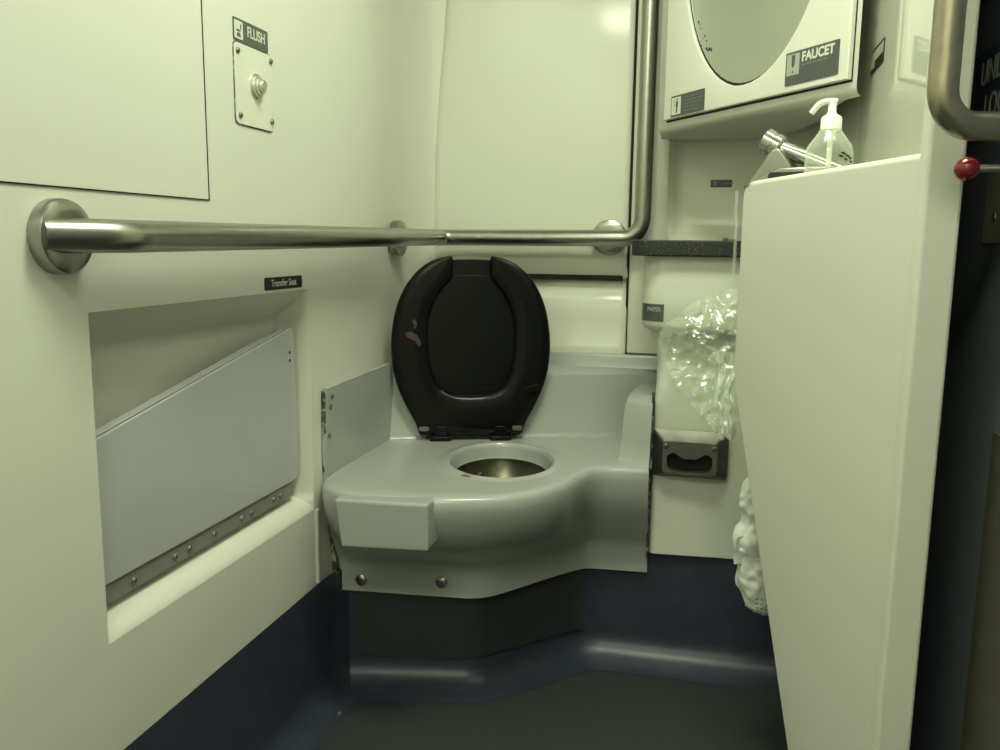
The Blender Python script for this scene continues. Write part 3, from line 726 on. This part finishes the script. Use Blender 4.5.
def bagf(u, v):
    k = v * (len(ps) - 1); i = min(int(k), len(ps) - 2); p = ps[i].lerp(ps[i + 1], k - i); a = 2 * math.pi * u
    return (.71 + (p.x + p.y * math.cos(a) - .71) * 1.034, 1.672 + .4 * p.y * math.sin(a), .9 + (p.z - .9) * 1.034)
t = thing('plastic_bag', (.73, 1.62, .54), 'crumpled clear plastic bag hanging in front of the vanity base', 'bag')
b = B(); crumple(b, bagf, 130, 120, .0100, 17, 3); b.build('film', BAGM, t, angle=180)
def fold(u, v):
    x = .742 + .004 * math.sin(v * 9) + (u - .5) * (.040 - .012 * v); return (x - .01 * (1 - v) + .004 * v, 1.632 - .010 * math.cos(u * 12 + v * 4), .70 - .165 * v)
b = B(); crumple(b, fold, 26, 40, .005, 45, 8, cu=False); b.build('bunched_fold', clear('bunched_film', (.85, .88, .78), .22, .09, .4, .15), t, angle=180)
def strip(u, v):
    x = .742 + .006 * (u - .5) + (.0 if v < .3 else .003); return (x, 1.685, 1.0 - .17 * v)
b = B(); crumple(b, strip, 3, 20, .0012, 30, 5, cu=False); b.build('tie_strip', clear('strip_film', (.62, .66, .54), .35, .15), t, angle=180)

# white bin liner hanging behind the partition
tb = [(.52, .80, .012), (.50, .795, .020), (.47, .792, .022), (.44, .795, .020), (.415, .790, .028), (.395, .792, .030), (.375, .800, .028), (.35, .803, .032), (.32, .806, .032), (.29, .815, .026), (.278, .822, .016), (.274, .824, .004)]
tps = spline([(c, w_, z) for z, c, w_ in tb], 4)
def tbf(u, v):
    k = v * (len(tps) - 1); i = min(int(k), len(tps) - 2); p = tps[i].lerp(tps[i + 1], k - i); a = 2 * math.pi * u
    return (p.x + p.y * math.cos(a), 1.45 + .8 * p.y * math.sin(a), p.z)
t = thing('bin_liner', (.81, 1.44, .27), 'crumpled white plastic liner hanging behind the lower partition edge', 'bag')
b = B(); crumple(b, tbf, 48, 60, .0050, 30, 2); b.build('liner_film', TAPE, t, angle=180)
b = B()
def tail(u, v): return (.768 + .020 * u + .004 * v - .006 * v, 1.425 + .01 * u, .415 - .048 * v)
crumple(b, tail, 6, 8, .003, 40, 4, cu=False); b.build('loose_corner', TAPE, t, angle=180)
b = B(); q = random.Random(6)
for i in range(4):
    for j in range(3):
        c = Vector((.806 + j * .008, 1.412 + j * .004, .315 - i * .008 - j * .002)); d_ = Vector((q.uniform(.4, 1), 0, q.uniform(-.8, .8))) * .0028
        b.tube([c - d_, c + Vector((0, -.001, .001)), c + d_], .0009, 6)
b.build('printing', INK, t)

# ================================================================== DOOR
t = thing('door_1', (1.035, .9, 0), 'dark navy sliding door with a large steel pull handle', 'door'); t['kind'] = 'structure'
b = B(); b.box((1.020, .05, .01), (1.045, 1.60, 1.98)); b.build('door_panel', DOORN, t, bevel=.002)
b = B(); b.box((1.0170, .30, .01), (1.0203, 1.025, .70)); b.build('kick_panel', WIPE, t, bevel=.001)
hh = fillet([(1.022, .955, 1.015), (.909, .905, 1.014), (.909, .905, 1.36), (1.022, .945, 1.36)], [.034, .034], 10)
b = B(); b.tube(hh, .0138, 24)
for k in (0, -1):
    p = hh[k]; b.lathe((1.0205, p.y, p.z), (-1, 0, 0), [(0, .028), (.004, .028), (.006, .024)], 28)
b.build('pull_handle', BRASS, t)
b = B(); b.lathe((.947, .95, .977), (1, 0, 0), [(-.0115, .001), (-.0108, .004), (-.008, .0085), (-.004, .0112), (0, .0120), (.004, .0112), (.008, .0088), (.0105, .006)], 24); kn = b.build('latch_knob', RED, t)
b = B(); b.tube([(.956, .95, .977), (1.021, .95, .977)], .0042, 14); b.lathe((1.000, .95, .977), (1, 0, 0), [(0, .0050), (.006, .0050)], 14); b.build('latch_rod', STEEL, kn)
b = B(); b.box((1.0165, .93, .905), (1.0202, 1.135, .993)); lp = b.build('latch_plate', LATCH, t, bevel=.001)
f = frame((1.0165, 1.095, .935), (0, -1, 0), Z)
b = B(); b.lathe(f(0, 0, 0), f(0, 0, 1) - f(0, 0, 0), [(0, .006), (.001, .0058), (.0015, .004)], 16); b.build('keyhole', STEELD, lp)
t = thing('lock_sign', (1.0195, 1.13, 1.09), 'navy sign reading UNLOCK and LOCK on the navy door', 'sign')
f = frame((1.0195, 1.145, 1.085), (0, -1, 0), Z)
b = B(); b.prism(rrect(.21, .105, .004), f, .0002, .001); b.build('backing', mat('sign_navy', (.075, .088, .12), .4), t)
text('lettering', 'UNLOCK', f, .018, .024, .040, WHITE, t, wide=1.0, off=.0012, bold=.0003)
text('lettering', 'LOCK', f, .012, -.018, .040, WHITE, t, wide=1.0, off=.0012, bold=.0003)

# ================================================================== CEILING LAMPS (out of frame)
for (nm, loc, sx, sy, lab) in (('ceiling_lamp', (.62, 1.00), .50, .34, 'long rectangular ceiling lamp above the toilet'), ('ceiling_lamp', (.45, -.45), .74, .42, 'wide rectangular ceiling lamp at the entrance end')):
    t = thing(nm, (loc[0], loc[1], 2.05), lab, 'ceiling lamp')
    b = B(); 
    P = rrect(sx, sy, .02); Q = rrect(sx - .03, sy - .03, .015)
    fz = lambda x, y, z: (loc[0] + x, loc[1] + y, z)
    b.grid([[fz(x, y, 2.049) for x, y in P], [fz(x, y, 2.025) for x, y in P], [fz(x, y, 2.025) for x, y in Q], [fz(x, y, 2.040) for x, y in Q]], cu=True); b.build('lamp_frame', STEEL, t)
    b = B(); b.prism(Q, fz, 2.038, 2.042); b.build('diffuser', LAMP, t)
